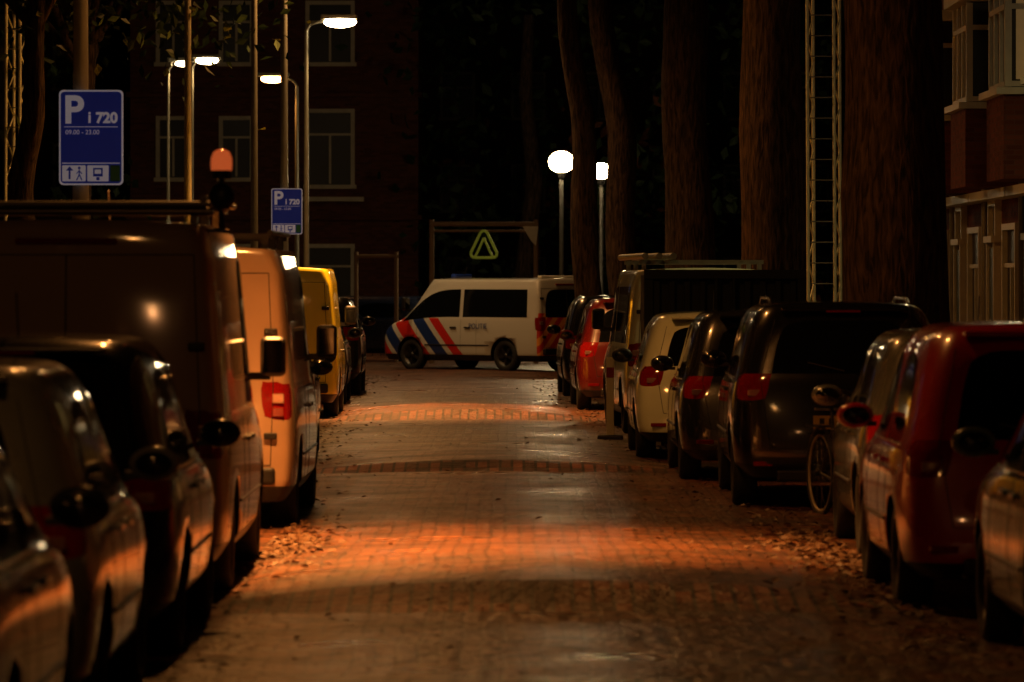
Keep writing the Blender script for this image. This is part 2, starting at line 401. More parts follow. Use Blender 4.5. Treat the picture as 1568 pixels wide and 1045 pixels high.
m,N,L_,P=newmat('brick_paving'); tc=N.new('ShaderNodeTexCoord'); O0=tc.outputs['Object']
nd=N.new('ShaderNodeTexNoise'); nd.inputs['Scale'].default_value=1.0; nd.inputs['Detail'].default_value=4; L_.new(O0,nd.inputs['Vector'])
sc=N.new('ShaderNodeVectorMath'); sc.operation='MULTIPLY'; sc.inputs[1].default_value=(.10,.22,0); L_.new(nd.outputs['Color'],sc.inputs[0])
ad=N.new('ShaderNodeVectorMath'); ad.operation='ADD'; L_.new(O0,ad.inputs[0]); L_.new(sc.outputs[0],ad.inputs[1]); O=ad.outputs[0]
sp=N.new('ShaderNodeSeparateXYZ'); L_.new(O0,sp.inputs[0])
br=N.new('ShaderNodeTexBrick'); L_.new(O,br.inputs['Vector']); br.inputs['Scale'].default_value=1; br.inputs['Brick Width'].default_value=.21; br.inputs['Row Height'].default_value=.115; br.inputs['Mortar Size'].default_value=.012; br.inputs['Mortar Smooth'].default_value=.3
br.inputs['Color1'].default_value=(.25,.095,.04,1); br.inputs['Color2'].default_value=(.045,.022,.014,1); br.inputs['Mortar'].default_value=(.010,.008,.006,1)
b2=N.new('ShaderNodeTexBrick'); L_.new(O0,b2.inputs['Vector']); b2.inputs['Scale'].default_value=1; b2.offset=0; b2.inputs['Brick Width'].default_value=.115; b2.inputs['Row Height'].default_value=.36; b2.inputs['Mortar Size'].default_value=.014
b2.inputs['Color1'].default_value=(.22,.075,.035,1); b2.inputs['Color2'].default_value=(.012,.007,.005,1); b2.inputs['Mortar'].default_value=(.005,.004,.003,1); b2.inputs['Bias'].default_value=-.15
def rng(a,b): return math_('MULTIPLY',math_('GREATER_THAN',sp.outputs[1],a),math_('LESS_THAN',sp.outputs[1],b))
mk=math_('MAXIMUM',rng(27.35,28.45),math_('MAXIMUM',rng(47.2,48.1),rng(64.6,65.8)))
mx=N.new('ShaderNodeMix'); mx.data_type='RGBA'; L_.new(mk,mx.inputs[0]); L_.new(br.outputs['Color'],mx.inputs[6]); L_.new(b2.outputs['Color'],mx.inputs[7])
n1=N.new('ShaderNodeTexNoise'); n1.inputs['Scale'].default_value=.9; n1.inputs['Detail'].default_value=7; L_.new(O0,n1.inputs['Vector'])
n2=N.new('ShaderNodeTexNoise'); n2.inputs['Scale'].default_value=9; n2.inputs['Detail'].default_value=4; L_.new(O0,n2.inputs['Vector'])
r1=N.new('ShaderNodeMapRange'); r1.inputs[1].default_value=.3; r1.inputs[2].default_value=.7; r1.inputs[3].default_value=.30; r1.inputs[4].default_value=1.4; L_.new(n1.outputs['Fac'],r1.inputs[0])
vm=N.new('ShaderNodeVectorMath'); vm.operation='SCALE'; L_.new(mx.outputs[2],vm.inputs[0]); L_.new(r1.outputs[0],vm.inputs['Scale']); L_.new(vm.outputs[0],P.inputs['Base Color'])
r2=N.new('ShaderNodeMapRange'); r2.inputs[1].default_value=.3; r2.inputs[2].default_value=.7; r2.inputs[3].default_value=.46; r2.inputs[4].default_value=.24; L_.new(n1.outputs['Fac'],r2.inputs[0])
L_.new(math_('ADD',r2.outputs[0],math_('MULTIPLY',mk,.2)),P.inputs['Roughness'])
bu=N.new('ShaderNodeBump'); bu.inputs['Strength'].default_value=1.0; bu.inputs['Distance'].default_value=.026
hh=math_('ADD',math_('MULTIPLY',br.outputs['Fac'],-.8),math_('MULTIPLY',n2.outputs['Fac'],2.4)); L_.new(hh,bu.inputs['Height']); L_.new(bu.outputs['Normal'],P.inputs['Normal'])
M_brick=m
mb=MB(); nx,x0,x1=60,-6.,6.; ys=[-12+.2*i for i in range(0,775)]
vs=[(x0+(x1-x0)*i/nx,y,gz(x0+(x1-x0)*i/nx,y)) for y in ys for i in range(nx+1)]
fs=[(r*(nx+1)+i,r*(nx+1)+i+1,(r+1)*(nx+1)+i+1,(r+1)*(nx+1)+i) for r in range(len(ys)-1) for i in range(nx)]
mb.add(vs,fs,M_brick,True); mb.build('road')
M_dirt=mat('ground_dirt',(.05,.045,.035),.9,nscale=1,bump=.5)
mb=MB(); mb.add([(-600,-200,-.02),(600,-200,-.02),(600,1500,-.02),(-600,1500,-.02)],[(0,1,2,3)],M_dirt); mb.build('ground')
mb=MB(); mb.add([(-80,96,-.002),(-6.02,96,-.002),(-6.02,118,-.002),(-80,118,-.002)],[(0,1,2,3)],M_brick); mb.add([(6.02,96,-.002),(80,96,-.002),(80,118,-.002),(6.02,118,-.002)],[(0,1,2,3)],M_brick); mb.build('cross_road')
m,N,L_,P=newmat('pavement_tiles'); tc=N.new('ShaderNodeTexCoord'); b=N.new('ShaderNodeTexBrick'); L_.new(tc.outputs['Object'],b.inputs['Vector']); b.inputs['Scale'].default_value=1; b.inputs['Brick Width'].default_value=.3; b.inputs['Row Height'].default_value=.3; b.inputs['Mortar Size'].default_value=.006
b.inputs['Color1'].default_value=(.20,.19,.17,1); b.inputs['Color2'].default_value=(.13,.125,.115,1); b.inputs['Mortar'].default_value=(.04,.04,.035,1); L_.new(b.outputs['Color'],P.inputs['Base Color']); P.inputs['Roughness'].default_value=.75
M_tile=m; M_kerb=mat('kerb_stone',(.24,.23,.21),.7,nscale=8,bump=.3)
KL=[(-12,-3.62),(45,-3.62),(66,-4.3),(95,-4.3)]
KR=[(-12,4.35),(36,4.30),(50,3.5),(60,3.42),(83,3.0),(84.5,1.1),(95,1.1)]
for nm_,K_,far,sg in(('pavement',KL,-12.5,-1),('pavement',KR,7.2,1)):
    mb=MB()
    for (a,xa),(b_,xb) in zip(K_[:-1],K_[1:]):
        n=max(1,int((b_-a)/1.0))
        for t in range(n):
            ya=a+(b_-a)*t/n; yb=a+(b_-a)*(t+1)/n; xA=xa+(xb-xa)*t/n; xB=xa+(xb-xa)*(t+1)/n
            w=.14*sg
            mb.add([(xA,ya+.004,-.01),(xB,yb-.004,-.01),(xB,yb-.004,.13),(xA,ya+.004,.13),(xA+w,ya+.004,.13),(xB+w,yb-.004,.13)],[(0,1,2,3),(3,2,5,4)],M_kerb)
            mb.add([(xA+w,ya,.127),(xB+w,yb,.127),(far,yb,.127),(far,ya,.127)],[(0,1,2,3)],M_tile)
    mb.add([(lerp_poly(K_,95),95,0),(far,95,0),(far,95,.13),(lerp_poly(K_,95),95,.13)],[(0,1,2,3)],M_kerb)
    mb.build(nm_)
M_leafF=mat('dead_leaf',(.085,.04,.016),.6,nscale=3,namt=.7)
mb=MB()
def leaf(mb,x,y,z,s,m,flat=True):
    a=random.uniform(0,6.28)
    if flat: n=Vector((random.uniform(-.35,.35),random.uniform(-.35,.35),1)).normalized()
    else: n=Vector((random.gauss(0,1),random.gauss(0,1),random.gauss(0,1))).normalized()
    u_=n.orthogonal().normalized(); v_=n.cross(u_); p=Vector((x,y,z)); q=u_*math.cos(a)+v_*math.sin(a); r=n.cross(q)
    mb.add([p-q*s,p-r*s*.55-q*.1*s,p+q*s,p+r*s*.55+n*s*.25],[(0,1,2),(0,2,3)],m)
for i in range(3000):
    y=random.uniform(18,95); c_=lerp_poly(XC,y)
    if random.random()<.55: x=c_+1.95+random.expovariate(2.6)*(-1 if random.random()<.5 else .8)
    elif random.random()<.94: x=c_-1.8+random.expovariate(3.6)*(1 if random.random()<.5 else -1)
    else: x=random.uniform(-3,3)
    if abs(x)>4: continue
    leaf(mb,x,y,gz(x,y)+.014,random.uniform(.015,.04),M_leafF)
for i in range(1000):
    y=random.gauss(32,2.8); x=2.35-abs(random.gauss(0,.30)); leaf(mb,x,y,gz(x,y)+.02,random.uniform(.02,.05),M_leafF)
for i in range(380):
    y=random.gauss(34,1.6); x=-1.7+abs(random.gauss(0,.22)); leaf(mb,x,y,gz(x,y)+.02,random.uniform(.02,.045),M_leafF)
mb.build('fallen_leaves')
# ------------------------------------------------------------------ trees
m,N,L_,P=newmat('bark'); tc=N.new('ShaderNodeTexCoord'); mp=N.new('ShaderNodeMapping'); mp.inputs['Scale'].default_value=(14,14,2.2); L_.new(tc.outputs['Object'],mp.inputs[0])
n=N.new('ShaderNodeTexNoise'); n.inputs['Scale'].default_value=1.6; n.inputs['Detail'].default_value=8; n.inputs['Distortion'].default_value=.6; L_.new(mp.outputs[0],n.inputs['Vector'])
cr=N.new('ShaderNodeValToRGB'); cr.color_ramp.elements[0].position=.36; cr.color_ramp.elements[0].color=(.014,.009,.006,1); cr.color_ramp.elements[1].position=.68; cr.color_ramp.elements[1].color=(.095,.058,.034,1)
L_.new(n.outputs['Fac'],cr.inputs[0]); L_.new(cr.outputs[0],P.inputs['Base Color']); P.inputs['Roughness'].default_value=.9; P.inputs['Specular IOR Level'].default_value=.2
b=N.new('ShaderNodeBump'); b.inputs['Strength'].default_value=.8; b.inputs['Distance'].default_value=.04; L_.new(n.outputs['Fac'],b.inputs['Height']); L_.new(b.outputs['Normal'],P.inputs['Normal'])
M_bark=m
M_lf=[mat('foliage_dark',(.018,.034,.010),.6,namt=.5,spec=.2),mat('foliage_mid',(.045,.07,.016),.6,namt=.5,spec=.2),mat('foliage_autumn',(.11,.04,.012),.6,namt=.5,spec=.2)]
def limb(mb,p,q,r1,r2,seg=6,n=10,wob=.1,seed=0):
    p=Vector(p);q=Vector(q); rings=[]
    for i in range(seg+1):
        t=i/seg; c_=p.lerp(q,t)+Vector((noise.noise(Vector((t*3,seed,1))),noise.noise(Vector((t*3,seed,7))),0))*wob*math.sin(math.pi*min(1,t*1.0))
        r=r1+(r2-r1)*t
        rings.append((c_,r))
    d=(q-p).normalized(); a=d.orthogonal().normalized(); b_=d.cross(a); vs=[]
    for c_,r in rings:
        for k in range(n):
            th=2*math.pi*k/n; rr=r*(1+.12*noise.noise(Vector((math.cos(th)*2,math.sin(th)*2,c_.z*.7+seed))))
            vs.append(c_+(a*math.cos(th)+b_*math.sin(th))*rr)
    fs=[(i*n+k,i*n+(k+1)%n,(i+1)*n+(k+1)%n,(i+1)*n+k) for i in range(seg) for k in range(n)]
    mb.add(vs,fs,M_bark,True); return rings[-1][0]
def tree(x,y,r,lean,h=7.5,crown=3.0,leaves=1500,mats=(0,1),low=0,seed=0,cz=None):
    e=empty('tree',(x,y,.1)); mb=MB()
    limb(mb,(0,0,-.15),(0,0,.5),r*1.35,r*1.05,3,20,0,seed)
    top=limb(mb,(0,0,.4),(lean,0,h),r*1.06,r*.62 if r<.45 else r*.8,16,20,.25,seed)
    tips=[]
    for i in range(7):
        a=i*2.4+seed; l=random.uniform(2,3.4)
        q=top+Vector((math.cos(a)*l*.75,math.sin(a)*l*.75,l*random.uniform(.5,1.1)))
        s_=Vector((lean*.9,0,h*.92)) if i%2 else top
        t_=limb(mb,s_,q,r*.38,r*.12,6,8,.3,seed+i)
        tips.append(t_)
        for j in range(3):
            q2=t_+Vector((random.uniform(-1.4,1.4),random.uniform(-1.4,1.4),random.uniform(-.3,1.5))); limb(mb,t_.lerp(s_,.3),q2,r*.11,r*.03,4,6,.2,seed+j); tips.append(q2)
    mb.build('trunk_and_limbs',e)
    lb=MB()
    for i in range(leaves):
        c_=random.choice(tips); g=.75*crown/3
        p=c_+Vector((random.gauss(0,g),random.gauss(0,g),random.gauss(0,g*.8)-low*random.random()))
        leaf(lb,p.x,p.y,p.z,random.uniform(.07,.14),M_lf[mats[0] if random.random()<.6 else mats[1]],False)
    lb.build('crown',e); return e
tree(3.98,50,.52,-.30,9.5,seed=1)
tree(3.62,68,.46,.0,9.5,seed=2)
tree(3.3,90,.45,-.15,9.5,seed=3)
tree(2.42,98,.33,-.75,9,mats=(0,2),seed=4)
tree(1.55,93.5,.27,-.55,8.5,mats=(1,2),seed=5)
tree(4.9,28,.4,0,8.5,seed=6)
tree(-6.6,66,.20,.2,5.6,crown=3,leaves=2400,low=1.5,seed=7)
tree(-7.9,88,.22,.3,6.0,crown=3,leaves=2400,low=1.5,seed=8)
tree(-6.6,45,.22,-.2,7,leaves=1300,low=1.0,seed=9)
mb=MB()
cl=[(random.uniform(-26,26),random.uniform(126,150),random.uniform(.8,13),random.uniform(.8,2.0)) for _ in range(230)]
cl=[c for c in cl if not (-11<c[0]<-2.2 and c[1]<137)]
for cx,cy,cz,rr in cl:
    mt=M_lf[0] if random.random()<.65 else M_lf[random.choice((1,2))]
    for i in range(75):
        leaf(mb,cx+random.gauss(0,rr*.6),cy+random.gauss(0,rr*.6),max(.1,cz+random.gauss(0,rr*.5)),random.uniform(.12,.26),mt,False)
for i in range(9):
    if i in(2,3): continue
    limb(mb,(-18+i*4.6,128+i%3*4,0),(-18+i*4.6+random.uniform(-.6,.6),128+i%3*4,9),.3,.15,8,10,.3,i)
mb.build('distant_trees')
# ------------------------------------------------------------------ houses
def brickmat(name,c1,c2):
    m,N,L_,P=newmat(name); tc=N.new('ShaderNodeTexCoord'); g=N.new('ShaderNodeSeparateXYZ'); L_.new(tc.outputs['Object'],g.inputs[0])
    ad=N.new('ShaderNodeMath'); ad.operation='ADD'; L_.new(g.outputs[0],ad.inputs[0]); L_.new(g.outputs[1],ad.inputs[1]); cb=N.new('ShaderNodeCombineXYZ'); L_.new(ad.outputs[0],cb.inputs[0]); L_.new(g.outputs[2],cb.inputs[1])
    b=N.new('ShaderNodeTexBrick'); L_.new(cb.outputs[0],b.inputs['Vector']); b.inputs['Scale'].default_value=1; b.inputs['Brick Width'].default_value=.22; b.inputs['Row Height'].default_value=.065; b.inputs['Mortar Size'].default_value=.007
    b.inputs['Color1'].default_value=(*c1,1); b.inputs['Color2'].default_value=(*c2,1); b.inputs['Mortar'].default_value=(c1[0]*.7,c1[1]*1.1,c1[2]*1.4,1); L_.new(b.outputs['Color'],P.inputs['Base Color']); P.inputs['Roughness'].default_value=.9; P.inputs['Specular IOR Level'].default_value=.2
    return m
M_bw=brickmat('facade_brick',(.16,.045,.025),(.09,.025,.016)); M_bw2=brickmat('dark_facade_brick',(.12,.038,.022),(.065,.022,.014))
M_win=mat('window_glass',(.014,.012,.009),.38,nscale=.6,spec=.3); M_lit=mat('lit_curtain',(.5,.35,.15),.8,emis=(1,.6,.22),es=.06,nscale=3,namt=.5); M_door=mat('door_green',(.03,.05,.035),.35); M_roof=mat('roof_tile',(.06,.035,.028),.8,bump=.5,bscale=12)
M_wh2=mat('old_white_frames',(.46,.39,.28),.6)
def window(mb,c,w,h,ax,nsgn,lit=False,cross=True,t=.09,W_=None):
    c=Vector(c); W_=W_ or M_white
    def bx(du,dz,su,sz,dn,sn,mt):
        if ax=='x': mb.box((c.x+nsgn*dn,c.y+du,c.z+dz),(sn,su,sz),mt)
        else: mb.box((c.x+du,c.y+nsgn*dn,c.z+dz),(su,sn,sz),mt)
    bx(0,0,w,h,.012,.02,M_lit if lit else M_win)
    bx(0,h/2+t/2,w+2*t,t,.05,.1,W_); bx(0,-h/2-t/2,w+2*t+.1,t,.08,.16,W_)
    bx(-w/2-t/2,0,t,h,.05,.1,W_); bx(w/2+t/2,0,t,h,.05,.1,W_)
    if cross: bx(0,h*.2,w-.004,.06,.04,.06,W_); bx(0,-h*.15,.06,h*.7-.07,.04,.06,W_)
def side_house(x,y0,y1,sg,H=9.5,wall=M_bw,unit=5.4,bays=True,litset=()):
    e=empty('brick_house',(0,0,0)); mb=MB(); dp=7
    mb.box((x+sg*dp/2,(y0+y1)/2,H/2),(dp,y1-y0,H),wall)
    mb.build('walls',e); wbm=MB(); n=int((y1-y0)/unit); nx_=-sg
    for i in range(n):
        c_=y0+unit*(i+.5)
        window(wbm,(x,c_-1.2,1.75),1.7,1.7,'x',nx_,('g',i) in litset)
        wbm.box((x+nx_*.04,c_+1.3,1.25),(.08,.95,2.2),M_door); wbm.box((x+nx_*.06,c_+.77,1.3),(.12,.09,2.4),M_white); wbm.box((x+nx_*.06,c_+1.83,1.3),(.12,.09,2.4),M_white); window(wbm,(x,c_+1.3,2.75),.95,.45,'x',nx_,False,False)
        wbm.box((x+nx_*.15,c_,3.12),(.3,unit-.1,.13),M_white)
        if bays:
            wbm.box((x+nx_*.4,c_-1.0,3.75),(.8,2.3,1.1),wall); wbm.box((x+nx_*.44,c_-1.0,4.345),(.92,2.44,.09),M_white)
            wbm.box((x+nx_*.38,c_-1.0,5.1),(.70,2.1,1.4),M_win)
            if ('b',i) in litset: wbm.box((x+nx_*.38,c_-1.0-1.055,5.1),(.5,.01,1.2),M_lit)
            for yy in(-1.05,-.36,.36,1.05): wbm.box((x+nx_*.735,c_-1+yy,5.1),(.09,.1,1.4),M_white)
            for xx in(.05,.38): 
                for yy in(-1.08,1.08): wbm.box((x+nx_*xx,c_-1+yy,5.1),(.1,.07,1.4),M_white)
            for zz in(4.44,5.45,): wbm.box((x+nx_*.385,c_-1,zz),(.79,2.22,.07),M_white)
            wbm.box((x+nx_*.42,c_-1,5.9),(.95,2.5,.16),M_white)
        else: window(wbm,(x,c_-1.0,4.9),1.5,1.6,'x',nx_,('b',i) in litset)
        window(wbm,(x,c_+1.45,4.9),.9,1.6,'x',nx_)
        window(wbm,(x,c_-1.0,7.7),1.5,1.4,'x',nx_); window(wbm,(x,c_+1.45,7.7),.9,1.4,'x',nx_)
        wbm.cyl((x+nx_*.07,c_+unit/2-.1,.12),(x+nx_*.07,c_+unit/2-.1,H),.05,M_pole)
    wbm.box((x+nx_*.2,(y0+y1)/2,H+.08),(.7,y1-y0+.2,.2),M_white)
    wbm.build('windows_doors_trim',e)
    r=MB(); r.add([(x-sg*.3,y0,H+.18),(x-sg*.3,y1,H+.18),(x+sg*dp/2,y1,H+3),(x+sg*dp/2,y0,H+3),(x+sg*(dp+.3),y0,H+.18),(x+sg*(dp+.3),y1,H+.18)],[(0,1,2,3),(3,2,5,4),(0,3,4),(1,5,2)],M_roof); r.build('roof',e)
side_house(7.2,20,95,1,litset={('b',8),('g',3),('b',7)})
side_house(-12.5,10,60,-1,wall=M_bw2,bays=False)
side_house(-12.5,62,95,-1,wall=M_bw2,bays=False)
e=empty('brick_house'); mb=MB(); mb.box((-6.6,142,7),(8.0,12,14),M_bw2); mb.build('walls',e)
mb=MB()
for xx,ww in((-7.65,.75),(-9.4,.75),(-5.05,1.15)):
    for zz,hh in((1.9,1.7),(5.5,1.6 if ww<1 else 2.0),(8.7,1.6),(11.6,1.5)): window(mb,(xx,136,zz),ww,hh,'y',-1,t=.11,W_=M_wh2)
for zz in(3.6,7.0,13.95): mb.box((-6.6,135.9,zz),(8.2,.25,.14),M_bw2 if zz<10 else M_wh2)
mb.box((-5.05,135.75,4.1),(1.9,.5,.12),M_wh2); mb.build('windows_and_cornice',e)
r=MB(); r.add([(-10.8,135.6,14.1),(-2.4,135.6,14.1),(-2.4,142,17),(-10.8,142,17),(-10.8,148.4,14.1),(-2.4,148.4,14.1)],[(0,1,2,3),(3,2,5,4),(0,3,4),(1,5,2)],M_roof); r.build('roof',e)
e=empty('brick_house'); mb=MB(); mb.box((-21,158,6),(18,12,12),M_bw2); mb.build('walls',e); mb=MB()
for i in range(7):
    for zz in(1.8,5.2,8.6): window(mb,(-28+i*2.4,152,zz),1.1,1.6,'y',-1,W_=M_wh2)
mb.build('windows',e)
e=empty('brick_house'); mb=MB(); mb.box((20,185,6),(50,10,12),M_bw2); mb.build('walls',e); mb=MB()
for i in range(16):
    for zz in(1.8,5.2,8.6): window(mb,(-2+i*2.6,180,zz),1.1,1.6,'y',-1,W_=M_wh2)
mb.build('windows',e)
# ------------------------------------------------------------------ lamps
def light(parent,loc,power,col,rad=.12,spot=None,blend=.9):
    l=bpy.data.lights.new('bulb','SPOT' if spot else 'POINT'); l.energy=power; l.color=col; l.shadow_soft_size=rad
    if spot: l.spot_size=math.radians(spot); l.spot_blend=blend
    o=bpy.data.objects.new('bulb',l); COL.objects.link(o); o.parent=parent; o.location=loc; return o
SOD=(1,.36,.075); WRM=(1,.62,.26)
def street_lamp(x,y,h,arm,power,col,lens,r=.08,spot=150,big=1.0,focus=0,fspot=70):
    e=empty('street_lamp',(x,y,.12)); mb=MB(); sg=1 if arm>=0 else -1
    mb.cyl((0,0,0),(0,0,1.1),r*1.35,M_pole,r*1.3,14); mb.cyl((0,0,1.1),(0,0,h-.15),r,M_pole,r*.62,14)
    P_=[(0,0,h-.15),(sg*.08,0,h-.03),(arm*.6,0,h+.02),(arm,0,h+.05)]; mb.tube(P_,r*.5,M_pole,8)
    mb.box((arm+sg*.25,0,h+.12),(.75,.26,.10),M_pole,bev=.03)
    mb.ell((arm+sg*.27,0,h+.02),(.28*big,.14,.10*big),lens,20)
    mb.build('pole_and_head',e)
    if power: light(e,(arm+sg*.27,0,h-.10-.06*big),power,col,.1,spot)
    if focus: light(e,(arm+sg*.27,0,h-.11-.06*big),focus,col,.1,fspot,1.0)
    return e
def post_lamp(x,y,h,lens,R=.24):
    e=empty('street_lamp',(x,y,.12)); mb=MB()
    mb.cyl((0,0,0),(0,0,.9),.09,M_plas,.08); mb.cyl((0,0,.9),(0,0,h-.2),.055,M_steel,.045)
    mb.cyl((0,0,h-.25-R*.4),(0,0,h-R*.80),.07,M_plas,.11); mb.ell((0,0,h),(R,R,R*.84),lens,32); mb.cyl((0,0,h+R*.80),(0,0,h+R*.88),.07,M_plas,.03)
    mb.build('pole_and_globe',e); return e
street_lamp(-4.05,46,8.3,1.4,1000,SOD,M_lampO,.085,spot=168)
street_lamp(-4.42,84,8.6,1.4,1300,(1,.45,.13),M_lampO,.07,spot=165)
street_lamp(-4.42,95,8.6,1.2,900,(1,.48,.16),M_lampO,.09,spot=165)
street_lamp(-4.2,100,7.0,.42,350,WRM,M_lampW,.06,spot=120,big=1.2)
street_lamp(-5.05,115,6.45,-.3,250,SOD,M_lampO,.06,spot=150,big=1.0)
street_lamp(-7.9,121,7.15,.10,180,WRM,M_lampW,.05,spot=170,big=1.0)
street_lamp(-8.7,124,7.2,.10,150,WRM,M_lampW,.05,spot=170,big=.7)
street_lamp(-4.1,33.3,8.0,2.2,750,SOD,M_lampO,.08,spot=165,focus=21000,fspot=66)
street_lamp(-4.5,68,8.0,2.4,1000,(1,.40,.10),M_lampO,.06,spot=165,focus=11000,fspot=72)
street_lamp(-4.1,14,8.0,1.4,230,SOD,M_lampO,.08,spot=170)  # unseen lamp, added to light flanks and rears of the right row
street_lamp(-4.1,-14,8.0,1.4,3800,(1,.40,.14),M_lampO,.08,spot=174)  # unseen lamp behind the camera, added to light the van rear
street_lamp(6.6,58,6.6,-.6,300,(1,.74,.26),M_lampW,.07,spot=165)  # unseen lamp outside the frame, added to light right facade and ladder
post_lamp(1.12,111,4.42,M_globe,.29)
post_lamp(2.13,117,4.35,M_globe,.23)
# ------------------------------------------------------------------ parking signs
M_sb=mat('sign_blue_glow',(.015,.05,.42),.35,nscale=3,namt=.2,emis=(.01,.04,.4),es=.07); M_sw=mat('sign_white_glow',(.80,.80,.80),.35,namt=.05,emis=(.8,.8,.9),es=.10); M_sg=mat('sign_green',(.02,.25,.15),.4)  # blue and white emission stands in for lamplight returned by reflective film
def text(parent,s,x,z,size,m,y,off=.004):
    cu=bpy.data.curves.new('lettering','FONT'); cu.body=s; cu.size=size; cu.extrude=.001; cu.offset=off; cu.materials.append(m)
    o=bpy.data.objects.new('lettering',cu); COL.objects.link(o); o.parent=parent; o.location=(x,y,z); o.rotation_euler=(math.pi/2,0,0); return o
def rrect(mb,w,h,r,y,th,m,cx=0,cz=0):
    pts=[]
    for sx,sz,rv in((1,1,0),(-1,1,1),(-1,-1,0),(1,-1,1)):
        seq=range(6) if not rv else range(5,-1,-1)
        for t in seq:
            a=math.radians(t*18); pts.append((cx+sx*(w/2-r+r*math.cos(a)),cz+sz*(h/2-r+r*math.sin(a))))
    n=len(pts); vs=[(p[0],y,p[1]) for p in pts]+[(p[0],y+th,p[1]) for p in pts]
    mb.add(vs,[list(range(n)),list(range(n,2*n))[::-1]]+[(i,(i+1)%n,n+(i+1)%n,n+i) for i in range(n)],m)
def psign(x,y,zc):
    e=empty('parking_sign',(x,y,zc)); mb=MB()
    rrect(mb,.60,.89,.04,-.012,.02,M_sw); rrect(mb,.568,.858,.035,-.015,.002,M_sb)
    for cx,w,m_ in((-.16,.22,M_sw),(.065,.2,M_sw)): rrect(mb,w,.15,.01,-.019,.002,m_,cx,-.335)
    mb.box((.225,-.019,-.335),(.09,.003,.15),M_sg)
    mb.box((0,-.019,-.24),(.54,.003,.008),M_sw); mb.box((0,-.019,.10),(.5,.003,.006),M_sw)
    mb.box((-.20,-.023,-.345),(.018,.003,.09),M_sb); mb.add([(-.235,-.024,-.31),(-.165,-.024,-.31),(-.20,-.024,-.27)],[(0,1,2)],M_sb)
    mb.ell((-.11,-.023,-.285),(.013,.002,.013),M_sb); mb.tube([(-.11,-.023,-.30),(-.11,-.023,-.345),(-.135,-.023,-.40)],.006,M_sb,5); mb.tube([(-.11,-.023,-.345),(-.085,-.023,-.40)],.006,M_sb,5); mb.tube([(-.135,-.023,-.34),(-.11,-.023,-.31),(-.085,-.023,-.34)],.005,M_sb,5)
    mb.box((.065,-.023,-.325),(.09,.003,.08),M_sb); mb.box((.065,-.026,-.32),(.06,.003,.04),M_sw); mb.box((.065,-.023,-.385),(.03,.003,.03),M_sb)
    for zz in(.3,-.3): mb.box((0,.03,zz),(.2,.04,.05),M_steel)
    mb.build('panel',e)
    text(e,'P',-.255,.14,.36,M_sw,-.02,.010); text(e,'i',-.03,.14,.15,M_sw,-.02); text(e,'720',.045,.14,.135,M_sw,-.02,.006); text(e,'09.00 - 23.00',-.24,.03,.06,M_sw,-.02,0)
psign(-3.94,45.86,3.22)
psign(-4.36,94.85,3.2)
# ------------------------------------------------------------------ ladders
M_alu=mat('aluminium',(.78,.80,.58),.4,.30)
def ladder(x,y,w,h,lean):
    e=empty('ladder_hoist',(x,y,.13)); mb=MB()
    def pt(u_,v_,z): return (u_,v_+lean*z/h,z)
    for u_ in(-w/2,w/2):
        for v_ in(0,.22): mb.tube([pt(u_+(.09 if v_ else 0),v_,0),pt(u_+(.09 if v_ else 0),v_,h)],.024,M_alu,8)
        z=.2
        while z<h-.3: mb.cyl(pt(u_,0,z),pt(u_+.09,.22,z+.3),.012,M_alu,n=6); mb.cyl(pt(u_+.09,.22,z+.3),pt(u_,0,z+.6),.012,M_alu,n=6); z+=.6
    z=.3
    while z<h: mb.cyl(pt(-w/2,0,z),pt(w/2,0,z),.009,M_steel,n=6); z+=.28
    for u_ in(-w/2,w/2): mb.cyl(pt(u_,0,1.4),(u_*1.8,-.4,0),.022,M_alu,n=8)
    mb.build('rails_and_rungs',e)
ladder(4.18,66,.36,9,.6); ladder(-7.15,70,.2,7.5,.3)
# ------------------------------------------------------------------ dark box for the white van's shadowed rear
e=empty('van_rear_dark_box',(2.42,55.6,0)); mb=MB(); M_ct=mat('van_rear_shade',(.006,.008,.007),.7,nscale=4,namt=.5,bump=.2,spec=.25)  # dark box added in place of the white van's shadowed rear
mb.box((0,1.2,1.05),(1.80,2.3,1.82),M_ct,bev=.03)
for i in range(10): mb.box((-.775+i*.172,.02,1.06),(.07,.06,1.62),M_ct,bev=.01)
for sx in(-1,1):
    mb.box((sx*.87,0.03,1.05),(.1,.12,1.86),M_ct)
    for yy in(.1,2.3): mb.box((sx*.82,yy,.07),(.18,.2,.14),M_steel)
mb.box((0,.0,1.95),(1.84,.1,.1),M_ct); mb.cyl((.1,-.04,.3),(.1,-.04,1.9),.02,M_ct); mb.cyl((-.1,-.04,.3),(-.1,-.04,1.9),.02,M_ct); mb.build('dark_box_body',e)
e=empty('marker_post',(1.15,57.4,0.0)); mb=MB(); mb.box((0,0,.5),(.09,.06,.96),M_white,bev=.01); mb.box((0,0,.03),(.3,.3,.08),M_plas,bev=.02); mb.box((0,-.034,.8),(.09,.01,.12),M_tail); mb.build('post',e)
